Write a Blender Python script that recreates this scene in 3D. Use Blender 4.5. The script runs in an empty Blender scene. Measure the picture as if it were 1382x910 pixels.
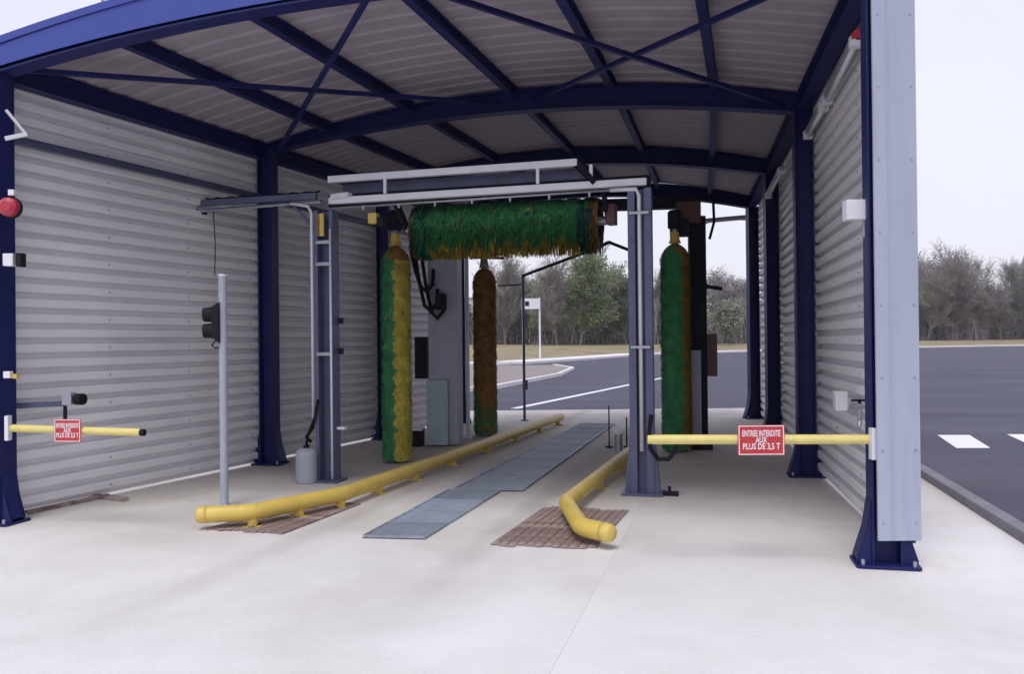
import bpy, bmesh, math, random
from mathutils import Vector, Matrix
R_ = math.radians
random.seed(7)
SC = bpy.context.scene
COL = SC.collection

# ------------------------------------------------------------------ camera, world, sun, exposure
CAM_H = 1.6; FPX = 1087.0; ROLL = R_(-0.6); PITCH = math.atan(5 / FPX)
cf = Vector((0, math.cos(PITCH), math.sin(PITCH)))
cu0 = Vector((0, -math.sin(PITCH), math.cos(PITCH))); cx0 = Vector((1, 0, 0))
cr = cx0 * math.cos(ROLL) + cu0 * math.sin(ROLL)
cu = -cx0 * math.sin(ROLL) + cu0 * math.cos(ROLL)
cd = bpy.data.cameras.new('camera'); cam = bpy.data.objects.new('camera', cd); COL.objects.link(cam)
cd.sensor_width = 36; cd.lens = 36 * FPX / 1382; cd.clip_start = 0.05; cd.clip_end = 3000
cam.matrix_world = Matrix(((cr.x, cu.x, -cf.x, 0), (cr.y, cu.y, -cf.y, 0), (cr.z, cu.z, -cf.z, CAM_H), (0, 0, 0, 1)))
SC.camera = cam

SUN_EL, SUN_AZ = R_(63), R_(200)            # azimuth clockwise from +Y: behind the camera, a little left
w = bpy.data.worlds.new('World'); SC.world = w; w.use_nodes = True
nt = w.node_tree; nt.nodes.clear()
sky = nt.nodes.new('ShaderNodeTexSky'); sky.sky_type = 'NISHITA'; sky.sun_disc = False
sky.sun_elevation = SUN_EL; sky.sun_rotation = SUN_AZ; sky.dust_density = 4; sky.air_density = 1
mx = nt.nodes.new('ShaderNodeMix'); mx.data_type = 'RGBA'; mx.inputs[0].default_value = 0.88
mx.inputs[7].default_value = (8.25, 8.3, 9.9, 1)      # the even cloud cover
nt.links.new(sky.outputs[0], mx.inputs[6])
tcw = nt.nodes.new('ShaderNodeTexCoord'); spw = nt.nodes.new('ShaderNodeSeparateXYZ'); nt.links.new(tcw.outputs['Generated'], spw.inputs[0])
rw_ = nt.nodes.new('ShaderNodeMapRange'); rw_.inputs[1].default_value = 0; rw_.inputs[2].default_value = .5; nt.links.new(spw.outputs[2], rw_.inputs[0])
nw = nt.nodes.new('ShaderNodeTexNoise'); nw.inputs['Scale'].default_value = 2.2; nw.inputs['Detail'].default_value = 4; nt.links.new(tcw.outputs['Generated'], nw.inputs[0])
cc = nt.nodes.new('ShaderNodeMix'); cc.data_type = 'RGBA'; nt.links.new(rw_.outputs[0], cc.inputs[0]); cc.inputs[6].default_value = (9.1, 9.05, 9.9, 1); cc.inputs[7].default_value = (8.0, 8.15, 10.0, 1)
nr = nt.nodes.new('ShaderNodeMapRange'); nr.inputs[1].default_value = .3; nr.inputs[2].default_value = .7; nr.inputs[3].default_value = .93; nr.inputs[4].default_value = 1.05; nt.links.new(nw.outputs[0], nr.inputs[0])
hw_ = nt.nodes.new('ShaderNodeHueSaturation'); nt.links.new(cc.outputs[2], hw_.inputs['Color']); nt.links.new(nr.outputs[0], hw_.inputs['Value']); nt.links.new(hw_.outputs[0], mx.inputs[7])
bg = nt.nodes.new('ShaderNodeBackground'); bg.inputs[1].default_value = 0.1
wo = nt.nodes.new('ShaderNodeOutputWorld')
nt.links.new(mx.outputs[2], bg.inputs[0]); nt.links.new(bg.outputs[0], wo.inputs[0])
sd = bpy.data.lights.new('sun', 'SUN'); sd.energy = 1.5; sd.angle = R_(25); sd.color = (1, .97, .92)
sun = bpy.data.objects.new('sun', sd); COL.objects.link(sun)
sv = Vector((math.sin(SUN_AZ) * math.cos(SUN_EL), math.cos(SUN_AZ) * math.cos(SUN_EL), math.sin(SUN_EL)))
sun.rotation_euler = sv.to_track_quat('Z', 'Y').to_euler()
vs = SC.view_settings; vs.view_transform = 'Standard'; vs.look = 'None'; vs.exposure = 0.2; vs.gamma = 1
vs.use_curve_mapping = False

# ------------------------------------------------------------------ survey helpers: photo reading -> metres on the ground / at a distance
def _ray(px, py): return cf + cr * ((px - 691) / FPX) + cu * ((455 - py) / FPX)
def G(px, py, z=0.0):
    d = _ray(px, py); t = (z - CAM_H) / d.z
    return Vector((d.x * t, d.y * t, z))
def P(px, py, Y):
    d = _ray(px, py); t = Y / d.y
    return Vector((d.x * t, Y, CAM_H + d.z * t))

# ------------------------------------------------------------------ materials
def mat(name, col, rough=.6, metal=0, var=.12, vscale=6, bump=0, bscale=60, spec=.5, tint=0, stretch=None, dirt=None, dscale=1.5, dcut=.55):
    m = bpy.data.materials.new(name); m.use_nodes = True; t = m.node_tree; L = t.links
    b = t.nodes['Principled BSDF']; b.inputs['Roughness'].default_value = rough; b.inputs['Metallic'].default_value = metal
    b.inputs['Specular IOR Level'].default_value = spec
    tc = t.nodes.new('ShaderNodeTexCoord'); src = tc.outputs['Object']
    if stretch:
        mp = t.nodes.new('ShaderNodeMapping'); mp.inputs['Scale'].default_value = stretch; L.new(src, mp.inputs[0]); src = mp.outputs[0]
    n = t.nodes.new('ShaderNodeTexNoise'); n.inputs['Scale'].default_value = vscale; n.inputs['Detail'].default_value = 6; L.new(src, n.inputs[0])
    mr = t.nodes.new('ShaderNodeMapRange'); mr.inputs[1].default_value = .3; mr.inputs[2].default_value = .7
    mr.inputs[3].default_value = 1 - var; mr.inputs[4].default_value = 1 + var; L.new(n.outputs[0], mr.inputs[0])
    hs = t.nodes.new('ShaderNodeHueSaturation'); hs.inputs['Color'].default_value = (*col, 1); L.new(mr.outputs[0], hs.inputs['Value'])
    out = hs.outputs[0]
    if dirt:
        n2 = t.nodes.new('ShaderNodeTexNoise'); n2.inputs['Scale'].default_value = dscale; n2.inputs['Detail'].default_value = 8; n2.inputs['Roughness'].default_value = .62
        L.new(src, n2.inputs[0])
        r2 = t.nodes.new('ShaderNodeMapRange'); r2.inputs[1].default_value = dcut; r2.inputs[2].default_value = dcut + .2; r2.inputs[3].default_value = 0; r2.inputs[4].default_value = .75
        L.new(n2.outputs[0], r2.inputs[0])
        mm = t.nodes.new('ShaderNodeMix'); mm.data_type = 'RGBA'; L.new(r2.outputs[0], mm.inputs[0]); L.new(out, mm.inputs[6]); mm.inputs[7].default_value = (*dirt, 1); out = mm.outputs[2]
    if tint:
        oi = t.nodes.new('ShaderNodeObjectInfo'); r3 = t.nodes.new('ShaderNodeMapRange'); r3.inputs[3].default_value = 1 - tint; r3.inputs[4].default_value = 1 + tint
        L.new(oi.outputs['Random'], r3.inputs[0]); h2 = t.nodes.new('ShaderNodeHueSaturation'); L.new(out, h2.inputs['Color']); L.new(r3.outputs[0], h2.inputs['Value']); out = h2.outputs[0]
    L.new(out, b.inputs['Base Color'])
    if bump:
        n3 = t.nodes.new('ShaderNodeTexNoise'); n3.inputs['Scale'].default_value = bscale; n3.inputs['Detail'].default_value = 5; L.new(src, n3.inputs[0])
        bp = t.nodes.new('ShaderNodeBump'); bp.inputs['Strength'].default_value = bump; bp.inputs['Distance'].default_value = .01
        L.new(n3.outputs[0], bp.inputs['Height']); L.new(bp.outputs[0], b.inputs['Normal'])
    return m
M = {}
M['blue'] = mat('blue_paint', (.009, .0125, .092), .5, spec=.3, var=.12, vscale=3, dirt=(.013, .017, .06), dscale=2.2)
M['blue_skylit'] = mat('skylit_blue_paint', (.035, .06, .30), .4, var=.08, vscale=1.5, dirt=(.05, .075, .30), dscale=1)  # same blue paint, with the sky light on the front put into its colour
M['sheet'] = mat('pale_cladding_paint', (.80, .785, .81), .5, var=.05, vscale=2, tint=.03, dirt=(.64, .62, .62), dscale=.9, dcut=.58)
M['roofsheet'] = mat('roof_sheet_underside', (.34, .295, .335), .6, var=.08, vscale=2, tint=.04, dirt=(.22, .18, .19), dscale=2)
M['flash'] = mat('grey_blue_flashing', (.38, .41, .52), .45, var=.06, vscale=2, dirt=(.31, .33, .41), dscale=1.6, dcut=.55, stretch=(3, 3, .4))
M['concrete'] = mat('concrete_slab', (.70, .685, .68), .85, var=.06, vscale=1.1, bump=.4, bscale=55, tint=.01, dirt=(.575, .55, .535), dscale=.5, dcut=.46)
def bay_tone_and_tyres(m):      # slab tone turns browner and darker, patchily, further into the bay; tyre marks
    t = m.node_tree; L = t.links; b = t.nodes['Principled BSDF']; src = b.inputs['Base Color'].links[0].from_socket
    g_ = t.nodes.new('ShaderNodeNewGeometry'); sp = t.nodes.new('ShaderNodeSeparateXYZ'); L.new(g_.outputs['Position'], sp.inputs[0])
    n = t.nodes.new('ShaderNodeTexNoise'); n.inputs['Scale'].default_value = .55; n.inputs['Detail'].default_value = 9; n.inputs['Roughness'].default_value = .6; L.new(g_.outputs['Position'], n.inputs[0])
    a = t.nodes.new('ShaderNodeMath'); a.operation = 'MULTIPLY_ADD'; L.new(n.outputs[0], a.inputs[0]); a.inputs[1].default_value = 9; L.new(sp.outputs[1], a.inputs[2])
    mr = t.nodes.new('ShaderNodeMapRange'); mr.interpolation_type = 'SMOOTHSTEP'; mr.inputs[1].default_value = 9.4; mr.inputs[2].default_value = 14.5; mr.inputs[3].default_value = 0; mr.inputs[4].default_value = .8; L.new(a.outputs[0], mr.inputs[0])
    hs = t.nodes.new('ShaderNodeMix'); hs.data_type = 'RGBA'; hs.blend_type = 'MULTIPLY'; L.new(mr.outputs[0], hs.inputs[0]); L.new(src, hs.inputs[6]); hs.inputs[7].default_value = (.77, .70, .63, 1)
    # faint tyre marks either side of the grating
    def mth(op, a_, b_=None, c_=None):
        n_ = t.nodes.new('ShaderNodeMath'); n_.operation = op
        for k_, v_ in enumerate((a_, b_, c_)):
            if v_ is None: continue
            if isinstance(v_, (int, float)): n_.inputs[k_].default_value = v_
            else: L.new(v_, n_.inputs[k_])
        return n_.outputs[0]
    c0 = mth('ADD', mth('MULTIPLY_ADD', sp.outputs[1], -.296, sp.outputs[0]), 2.91)
    dd = mth('ABSOLUTE', mth('SUBTRACT', mth('ABSOLUTE', c0), .80))
    band = t.nodes.new('ShaderNodeMapRange'); band.interpolation_type = 'SMOOTHSTEP'; L.new(dd, band.inputs[0]); band.inputs[1].default_value = .22; band.inputs[2].default_value = .04
    n4 = t.nodes.new('ShaderNodeTexNoise'); n4.inputs['Scale'].default_value = 2.3; n4.inputs['Detail'].default_value = 9; n4.inputs['Roughness'].default_value = .7; L.new(g_.outputs['Position'], n4.inputs[0])
    yr = t.nodes.new('ShaderNodeMapRange'); L.new(sp.outputs[1], yr.inputs[0]); yr.inputs[1].default_value = 4; yr.inputs[2].default_value = 7.5
    fac = mth('MULTIPLY', mth('MULTIPLY', band.outputs[0], n4.outputs[0]), mth('MULTIPLY', yr.outputs[0], .75))
    tm = t.nodes.new('ShaderNodeMix'); tm.data_type = 'RGBA'; tm.blend_type = 'MULTIPLY'; L.new(fac, tm.inputs[0]); L.new(hs.outputs[2], tm.inputs[6]); tm.inputs[7].default_value = (.55, .52, .51, 1)
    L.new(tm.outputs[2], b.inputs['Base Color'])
bay_tone_and_tyres(M['concrete'])
M['joint'] = mat('joint_filler', (.54, .51, .49), .9)
M['asphalt'] = mat('asphalt', (.055, .053, .082), .8, var=.18, vscale=.35, bump=.7, bscale=45, dirt=(.085, .082, .115), dscale=.3, dcut=.47, stretch=(.5, 1.6, 1))
M['line'] = mat('road_paint', (.74, .74, .77), .7, var=.08, vscale=8, dirt=(.4, .39, .42), dscale=7, dcut=.6)
M['kerbdark'] = mat('kerb_stone_grey', (.2, .19, .22), .85, var=.15, vscale=6, tint=.08, bump=.3)
M['kerblight'] = mat('kerb_stone_pale', (.68, .66, .65), .85, var=.1, tint=.06)
M['pave'] = mat('pinkish_pavement', (.25, .215, .205), .9, var=.1, vscale=1)
M['grass'] = mat('dry_grass', (.25, .2, .115), .95, var=.3, vscale=.4, bump=.6, bscale=6, dirt=(.13, .14, .06), dscale=.12)
M['galv'] = mat('galvanised_steel', (.40, .42, .47), .38, .55, var=.12, vscale=9)
M['silver'] = mat('aluminium_rail', (.72, .73, .78), .35, .1, var=.05)
M['post'] = mat('blue_grey_post_steel', (.105, .115, .20), .45, .2, var=.12, vscale=5, dirt=(.06, .06, .10), dscale=3)
M['dark'] = mat('dark_machine_metal', (.013, .012, .024), .7, 0, spec=.2, var=.2)
M['black'] = mat('black_rubber', (.008, .008, .012), .6, spec=.25)
M['white'] = mat('white_plastic', (.72, .72, .76), .45, var=.04)
M['yellow'] = mat('yellow_paint', (.64, .47, .10), .45, var=.08, vscale=4, dirt=(.30, .23, .11), dscale=7, dcut=.56)
M['yellowbar'] = mat('pale_yellow_paint', (.68, .58, .20), .42, var=.06, dirt=(.5, .42, .2), dscale=7, dcut=.6)
M['cap'] = mat('orange_yellow_cap', (.66, .49, .13), .45, var=.05)
M['red'] = mat('sign_red', (.48, .035, .045), .45, var=.05)
M['redlamp'] = mat('red_plastic', (.45, .03, .06), .3)
M['signwhite'] = mat('sign_lettering', (.8, .74, .76), .5)
M['rust'] = mat('rusted_plate', (.25, .175, .16), .85, 0, var=.35, vscale=9, bump=.6, bscale=40, dirt=(.47, .41, .38), dscale=5, dcut=.47)
M['grate'] = mat('drain_grating', (.30, .34, .41), .5, .1, var=.15, vscale=10, tint=.22)
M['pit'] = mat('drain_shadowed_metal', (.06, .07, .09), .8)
M['green'] = mat('green_bristles', (.05, .23, .09), .85, var=.3, vscale=9, spec=.3)
M['yel'] = mat('yellow_bristles', (.46, .38, .07), .85, var=.3, vscale=9, spec=.3)
M['brown'] = mat('brown_bristles', (.26, .13, .04), .8, var=.35, vscale=9, spec=.3)
M['teal'] = mat('teal_bristles', (.012, .06, .065), .8, var=.35, vscale=9, spec=.3)
M['polegrey'] = mat('grey_pole_paint', (.36, .39, .46), .45, var=.05)
M['can'] = mat('grey_canister_paint', (.36, .38, .44), .45, var=.06)
M['box'] = mat('grey_machine_box', (.36, .37, .46), .5, 0, var=.08)
M['greenbox'] = mat('pale_green_box', (.36, .44, .46), .5, var=.08)
M['redbox'] = mat('brown_red_box', (.10, .035, .035), .5)
M['bark'] = mat('bark', (.17, .145, .14), .9, var=.3, vscale=3)
M['twig'] = mat('twigs', (.27, .235, .24), .9, var=.3, vscale=.4)
M['leafg'] = mat('spring_leaves', (.15, .22, .07), .8, var=.35, vscale=.5, tint=.15)
M['leafd'] = mat('dark_leaves', (.045, .065, .035), .85, var=.4, vscale=.6, tint=.2)
M['leafp'] = mat('pale_blossom_leaves', (.27, .32, .22), .85, var=.3, vscale=.5)
M['house'] = mat('pale_render', (.7, .66, .58), .8, var=.05)
M['houseroof'] = mat('roof_grey', (.3, .29, .3), .8)
M['glass'] = mat('dark_window_glass', (.05, .06, .08), .1)
for k in ('leafg', 'leafd', 'leafp', 'twig'):
    M[k].use_backface_culling = False

# ------------------------------------------------------------------ mesh builder
WL = {}
class MB:
    def __init__(s): s.v = []; s.f = []; s.m = []
    def face(s, pts, mi=0):
        i = len(s.v); s.v += [tuple(p) for p in pts]; s.f.append(tuple(range(i, i + len(pts)))); s.m.append(mi)
    def add(s, vs, fs, mi=0):
        i = len(s.v); s.v += [tuple(p) for p in vs]
        for f in fs: s.f.append(tuple(a + i for a in f)); s.m.append(mi)
        return s
    def box(s, c, sz, ang=0, mi=0, ch=0):
        """box, ang = rotation about z; ch = chamfer on the vertical edges"""
        hx, hy, hz = sz[0] / 2, sz[1] / 2, sz[2] / 2
        if ch:
            o = [(-hx + ch, -hy), (hx - ch, -hy), (hx, -hy + ch), (hx, hy - ch), (hx - ch, hy), (-hx + ch, hy), (-hx, hy - ch), (-hx, -hy + ch)]
        else: o = [(-hx, -hy), (hx, -hy), (hx, hy), (-hx, hy)]
        ca, sa = math.cos(ang), math.sin(ang); n = len(o)
        vs = [(c[0] + x * ca - y * sa, c[1] + x * sa + y * ca, c[2] + z) for z in (-hz, hz) for x, y in o]
        fs = [tuple(range(n))[::-1], tuple(range(n, 2 * n))] + [(i, (i + 1) % n, (i + 1) % n + n, i + n) for i in range(n)]
        return s.add(vs, fs, mi)
    def beam(s, a, b, wd, ht, up=(0, 0, 1), mi=0):
        a = Vector(a); b = Vector(b); d = (b - a).normalized(); up = Vector(up)
        if abs(d.dot(up)) > .98: up = Vector((0, 1, 0))
        x = d.cross(up).normalized(); y = x.cross(d).normalized()
        vs = [p + x * (i * wd / 2) + y * (j * ht / 2) for p in (a, b) for i, j in ((-1, -1), (1, -1), (1, 1), (-1, 1))]
        return s.add(vs, [(3, 2, 1, 0), (4, 5, 6, 7), (0, 1, 5, 4), (1, 2, 6, 5), (2, 3, 7, 6), (3, 0, 4, 7)], mi)
    def ibeam(s, a, b, wd, ht, up=(0, 0, 1), tf=.014, tw=.01):
        a = Vector(a); b = Vector(b); d = (b - a).normalized(); upv = Vector(up)
        if abs(d.dot(upv)) > .98: upv = Vector((0, 1, 0))
        x = d.cross(upv).normalized(); y = x.cross(d).normalized()
        s.beam(a + y * (ht / 2 - tf / 2), b + y * (ht / 2 - tf / 2), wd, tf, up)
        s.beam(a - y * (ht / 2 - tf / 2), b - y * (ht / 2 - tf / 2), wd, tf, up)
        s.beam(a, b, tw, ht - 2 * tf - .002, up); return s
    def tube(s, pts, r, n=10, mi=0, caps=True):
        pts = [Vector(p) for p in pts]; rs = r if isinstance(r, (list, tuple)) else [r] * len(pts)
        i0 = len(s.v); prev = None
        for i, p in enumerate(pts):
            d = (pts[min(i + 1, len(pts) - 1)] - pts[max(i - 1, 0)]).normalized()
            if prev is None:
                a = Vector((0, 0, 1)) if abs(d.z) < .9 else Vector((1, 0, 0))
                x = d.cross(a).normalized()
            else: x = (prev - d * prev.dot(d)).normalized()
            prev = x; y = d.cross(x)
            k = 1.0
            if 0 < i < len(pts) - 1:
                c = (p - pts[i - 1]).normalized().dot((pts[i + 1] - p).normalized()); k = 1 / math.sqrt(max(.3, (1 + c) / 2))
            for j in range(n):
                t = 2 * math.pi * j / n; s.v.append(tuple(p + (x * math.cos(t) + y * math.sin(t)) * rs[i] * (k if k < 1.2 else 1.2)))
        for i in range(len(pts) - 1):
            for j in range(n):
                a = i0 + i * n + j; b = i0 + i * n + (j + 1) % n; s.f.append((a, b, b + n, a + n)); s.m.append(mi)
        if caps:
            s.f.append(tuple(i0 + j for j in range(n))[::-1]); s.m.append(mi)
            e = i0 + (len(pts) - 1) * n; s.f.append(tuple(e + j for j in range(n))); s.m.append(mi)
        return s
    def lathe(s, c, prof, n=20, mi=0):
        i0 = len(s.v)
        for r, z in prof:
            for j in range(n):
                t = 2 * math.pi * j / n; s.v.append((c[0] + r * math.cos(t), c[1] + r * math.sin(t), c[2] + z))
        for i in range(len(prof) - 1):
            for j in range(n):
                a = i0 + i * n + j; b = i0 + i * n + (j + 1) % n; s.f.append((a, b, b + n, a + n)); s.m.append(mi)
        s.f.append(tuple(i0 + j for j in range(n))[::-1]); s.m.append(mi)
        e = i0 + (len(prof) - 1) * n; s.f.append(tuple(e + j for j in range(n))); s.m.append(mi)
        return s
    def prism(s, pts, z0, z1, mi=0):
        n = len(pts); vs = [(p[0], p[1], z) for z in (z0, z1) for p in pts]
        return s.add(vs, [tuple(range(n))[::-1], tuple(range(n, 2 * n))] + [(i, (i + 1) % n, (i + 1) % n + n, i + n) for i in range(n)], mi)
    def build(s, name, mats, parent=None, smooth=False, bevel=0, kind=None, solid=0, weld=False):
        xs = [v[0] for v in s.v]; ys = [v[1] for v in s.v]; zs = [v[2] for v in s.v]
        c = Vector(((min(xs) + max(xs)) / 2, (min(ys) + max(ys)) / 2, min(zs)))
        me = bpy.data.meshes.new(name); me.from_pydata([tuple(Vector(v) - c) for v in s.v], [], s.f)
        if not isinstance(mats, (list, tuple)): mats = [mats]
        for m in mats: me.materials.append(m)
        if len(mats) > 1: me.polygons.foreach_set('material_index', s.m)
        if smooth: me.polygons.foreach_set('use_smooth', [True] * len(me.polygons))
        if weld:
            bm_ = bmesh.new(); bm_.from_mesh(me); bmesh.ops.remove_doubles(bm_, verts=bm_.verts, dist=1e-4)
            for f_ in bm_.faces: f_.smooth = True
            bm_.to_mesh(me); bm_.free()
        me.update()
        o = bpy.data.objects.new(name, me); COL.objects.link(o)
        pw = WL[parent.name] if parent else Vector((0, 0, 0))
        o.parent = parent; o.location = c - pw; WL[o.name] = c
        if bevel:
            bm = o.modifiers.new('bevel', 'BEVEL'); bm.width = bevel; bm.segments = 2; bm.limit_method = 'ANGLE'
        if solid:
            sm = o.modifiers.new('solid', 'SOLIDIFY'); sm.thickness = solid; sm.offset = 0
        if kind: o['kind'] = kind
        return o
def thing(name, label, cat, loc, group=None):
    o = bpy.data.objects.new(name, None); COL.objects.link(o); o.location = loc; o.empty_display_size = .2
    WL[o.name] = Vector(loc); o['label'] = label; o['category'] = cat
    if group: o['group'] = group
    return o
def tag(o, label, cat, group=None):
    o['label'] = label; o['category'] = cat
    if group: o['group'] = group
    return o
def setting(name, loc=(0, 0, 0)):
    o = bpy.data.objects.new(name, None); COL.objects.link(o); o.location = loc; WL[o.name] = Vector(loc); o['kind'] = 'structure'
    return o
def copy_tree(root, loc, label, group=None):
    r = root.copy(); COL.objects.link(r); r.location = loc; r['label'] = label; WL[r.name] = Vector(loc)
    if group: r['group'] = group
    for ch in list(root.children):
        c = ch.copy(); COL.objects.link(c); c.parent = r
        for g in ch.children:
            d = g.copy(); COL.objects.link(d); d.parent = c
    return r
def share(src, parent, world):
    c = src.copy(); COL.objects.link(c); c.parent = parent; c.location = Vector(world) - (WL[parent.name] if parent else Vector()); WL[c.name] = Vector(world)
    return c
def lerp(a, b, t): return Vector(a) * (1 - t) + Vector(b) * t
def V3(p, z): return Vector((p[0], p[1], z))
def text_mesh(txt, size, center, xdir, zdir, name, m, parent, width=None):
    """flat raised lettering centred at a point; xdir = reading direction, zdir = up"""
    cu_ = bpy.data.curves.new('t', 'FONT'); cu_.body = txt; cu_.size = size; cu_.extrude = .0012; cu_.align_x = 'CENTER'; cu_.align_y = 'CENTER'
    cu_.offset = size * .02; cu_.resolution_u = 2
    ob = bpy.data.objects.new('t', cu_); COL.objects.link(ob)
    me = bpy.data.meshes.new_from_object(ob.evaluated_get(bpy.context.evaluated_depsgraph_get()))
    bpy.data.objects.remove(ob); bpy.data.curves.remove(cu_)
    xd = Vector(xdir).normalized(); zd = Vector(zdir).normalized(); nd = xd.cross(zd)
    wx = max(v.co.x for v in me.vertices) - min(v.co.x for v in me.vertices)
    k = (width / wx) if width else 1
    mb = MB(); vs = [Vector(center) + xd * (v.co.x * k) + zd * v.co.y + nd * v.co.z for v in me.vertices]
    mb.add(vs, [tuple(p.vertices) for p in me.polygons]); bpy.data.meshes.remove(me)
    return mb.build(name, m, parent)

# ------------------------------------------------------------------ THE SETTING: ground, asphalt, slab
o = MB(); o.box((50, 150, -.56), (900, 900, 1)); o.build('ground', M['grass'], kind='structure')
far_kerb = [(-60, 44), (-22, 50), (-.5, 55), (5.2, 66), (12.4, 82), (30, 98), (55, 114), (85, 126), (140, 140)]
ap = [(-60, -60), (140, -60)] + far_kerb[::-1]
o = MB(); o.prism([(x, y) for x, y in ap], -.16, -.012); o.build('asphalt_yard', M['asphalt'], kind='structure')
# grass bank beyond the far kerb
o = MB(); prev = None
for (x, y) in far_kerb:
    row = [Vector((x, y + .45, 0.0)), Vector((x - 1.0, y + 9, .25)), Vector((x - 2, y + 24, .7)), Vector((x - 4, y + 70, 1.0)), Vector((x - 9, y + 260, 1.2))]
    if prev:
        for i in range(4): o.face([prev[i], row[i], row[i + 1], prev[i + 1]])
    prev = row
o.build('grass_bank', M['grass'], kind='structure', smooth=True)
# slab
KD = Vector((.242, 1)); kx = lambda y: 4.02 + (y - 6.4) * .242
slab = setting('concrete_slab', (0, 4, 0))
xe = [-14.0, -8.6, -4.9]                     # joints running into the bay
ys = [-9.0, -3.6, 1.2, 10.0, 18.25]
def sx(i, y):                                 # the joints fan with the bay, one seen just right of the lane
    base = [(-16, -.05), (-9.3, .0), (-4.9, .33), (None, None), (None, None), (None, None)]
    if i == 0: return -18
    if i == 1: return -14.5 + .1 * y
    if i == 2: return -12 + .30 * (y - 4)
    if i == 3: return -8.6 + .30 * (y - 4)
    if i == 4: return .2 + .272 * (y - 4)
    return kx(y) - .065
g = .0016
for j in range(len(ys) - 1):
    for i in range(5):
        y0, y1 = ys[j] + g, ys[j + 1] - g
        if i == 3 and y1 > 10.5: continue
        if i == 4 and y1 > 10.5:
            q = [(sx(3, y0) + g, y0), (sx(5, y0) - g, y0), (sx(5, y1) - g, y1), (sx(3, y1) + g, y1)]
        else: q = [(sx(i, y0) + g, y0), (sx(i + 1, y0) - g, y0), (sx(i + 1, y1) - g, y1), (sx(i, y1) + g, y1)]
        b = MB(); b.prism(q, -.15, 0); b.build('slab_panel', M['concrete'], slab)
b = MB(); b.prism([(sx(0, -9), -9), (sx(5, -9), -9), (sx(5, 18.25), 18.25), (sx(0, 18.25), 18.25)], -.2, -.0015); b.build('joint_filler', M['joint'], slab)
# dark kerb along the right of the slab, one object per stone
kerb = setting('kerb', (kx(0), 0, 0))
y = -9.0; first = None; ang = math.atan2(1, .242)
while y < 18:
    c = Vector((kx(y + .485), y + .485, -.15))
    if first is None:
        b = MB(); b.box((c.x, c.y, -.03), (.99, .13, .24), ang); first = b.build('kerbstone', M['kerbdark'], kerb, bevel=.012)
        first.data.name = 'kerbstone'
    else: share(first, kerb, c)
    y += .9725
# rear edge strip and painted line on the road behind
b = MB(); b.box((-2.5, 18.33, -.07), (19.3, .12, .15), 0); b.build('slab_edge_strip', M['kerblight'], slab)
la, lb = Vector((-1.2, 16.0)), Vector((4.58, 29.6)); d = (lb - la).normalized(); nrm = Vector((-d.y, d.x))
b = MB(); s0 = Vector((0.05, 19.1)); e0 = Vector((8.9, 39.6)); hw = .10
q = [s0 - nrm * hw, s0 + nrm * hw, e0 + nrm * hw, e0 - nrm * hw]; b.prism([(p.x, p.y) for p in q[::-1]], -.012, -.006); b.build('road_edge_line', M['line'], kind='structure')
mk = setting('road_markings', (7, 12, 0))
for i in range(5):
    x = 6.36 + i * 1.13
    b = MB(); b.prism([(x, 11.57), (x + .47, 11.54), (x + 1.03, 13.05), (x + .54, 13.1)], -.012, -.006); b.build('painted_dash', M['line'], mk)
# kerbed island left of the rear road
isl = setting('traffic_island', (-4, 38, 0))
ip = [(-14, 20.5), (-3.2, 23.0), (-.6, 27.0), (2.1, 36.3), (3.3, 44.0), (2.6, 50), (-2, 50.5), (-14, 46)]
b = MB(); b.prism(ip, -.1, .06); b.build('island_paving', M['pave'], isl)
for i in range(1, 5):
    a, c = Vector(ip[i]), Vector(ip[i + 1]); L_ = (c - a).length; n = int(L_ / 1.0)
    for k in range(n):
        p = a.lerp(c, (k + .5) / n); bb = MB(); bb.box((p.x, p.y, .02), (L_ / n - .012, .2, .2), math.atan2((c - a).y, (c - a).x)); bb.build('kerbstone', M['kerblight'], isl)
# far kerb: too thin to pick stones
b = MB()
for i in range(len(far_kerb) - 1):
    a, c = Vector(far_kerb[i]), Vector(far_kerb[i + 1]); b.beam((a.x, a.y + .6, 0.02), (c.x, c.y + .6, 0.02), 3.2, .26)
b.build('far_kerb', M['kerblight'], kind='structure')

# ------------------------------------------------------------------ THE WASH HALL
Lp = [Vector(p) for p in ((-4.65, 7.29), (-3.21, 10.64), (-2.1, 13.26), (-1.02, 15.78))]
Rp = [Vector(p) for p in ((2.60, 5.66), (3.38, 9.3), (4.12, 12.75), (4.81, 16.05))]
hall = thing('wash_hall', 'open fronted wash hall with blue steel frame, ribbed pale side walls and arched roof', 'building', (-.5, 10.5, 0))
ZL, ZR, RISE = 4.09, 4.17, .30
def zb(k, u):
    zl = 4.02 if k == 0 else ZL; zr = 4.10 if k == 0 else ZR
    return zl + (zr - zl) * u + (.335 if k == 0 else RISE) * 4 * u * (1 - u)
def zt(k, u): return 4.195 + .2 * u + 1.6 * u * (1 - u)
def FT(k, u, dz=0): p = Lp[k].lerp(Rp[k], u); return V3(p, zt(k, u) + dz)
def FP(k, u, dz=0):           # point on the underside of frame k
    p = Lp[k].lerp(Rp[k], u); return V3(p, zb(k, u) + dz)
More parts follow.
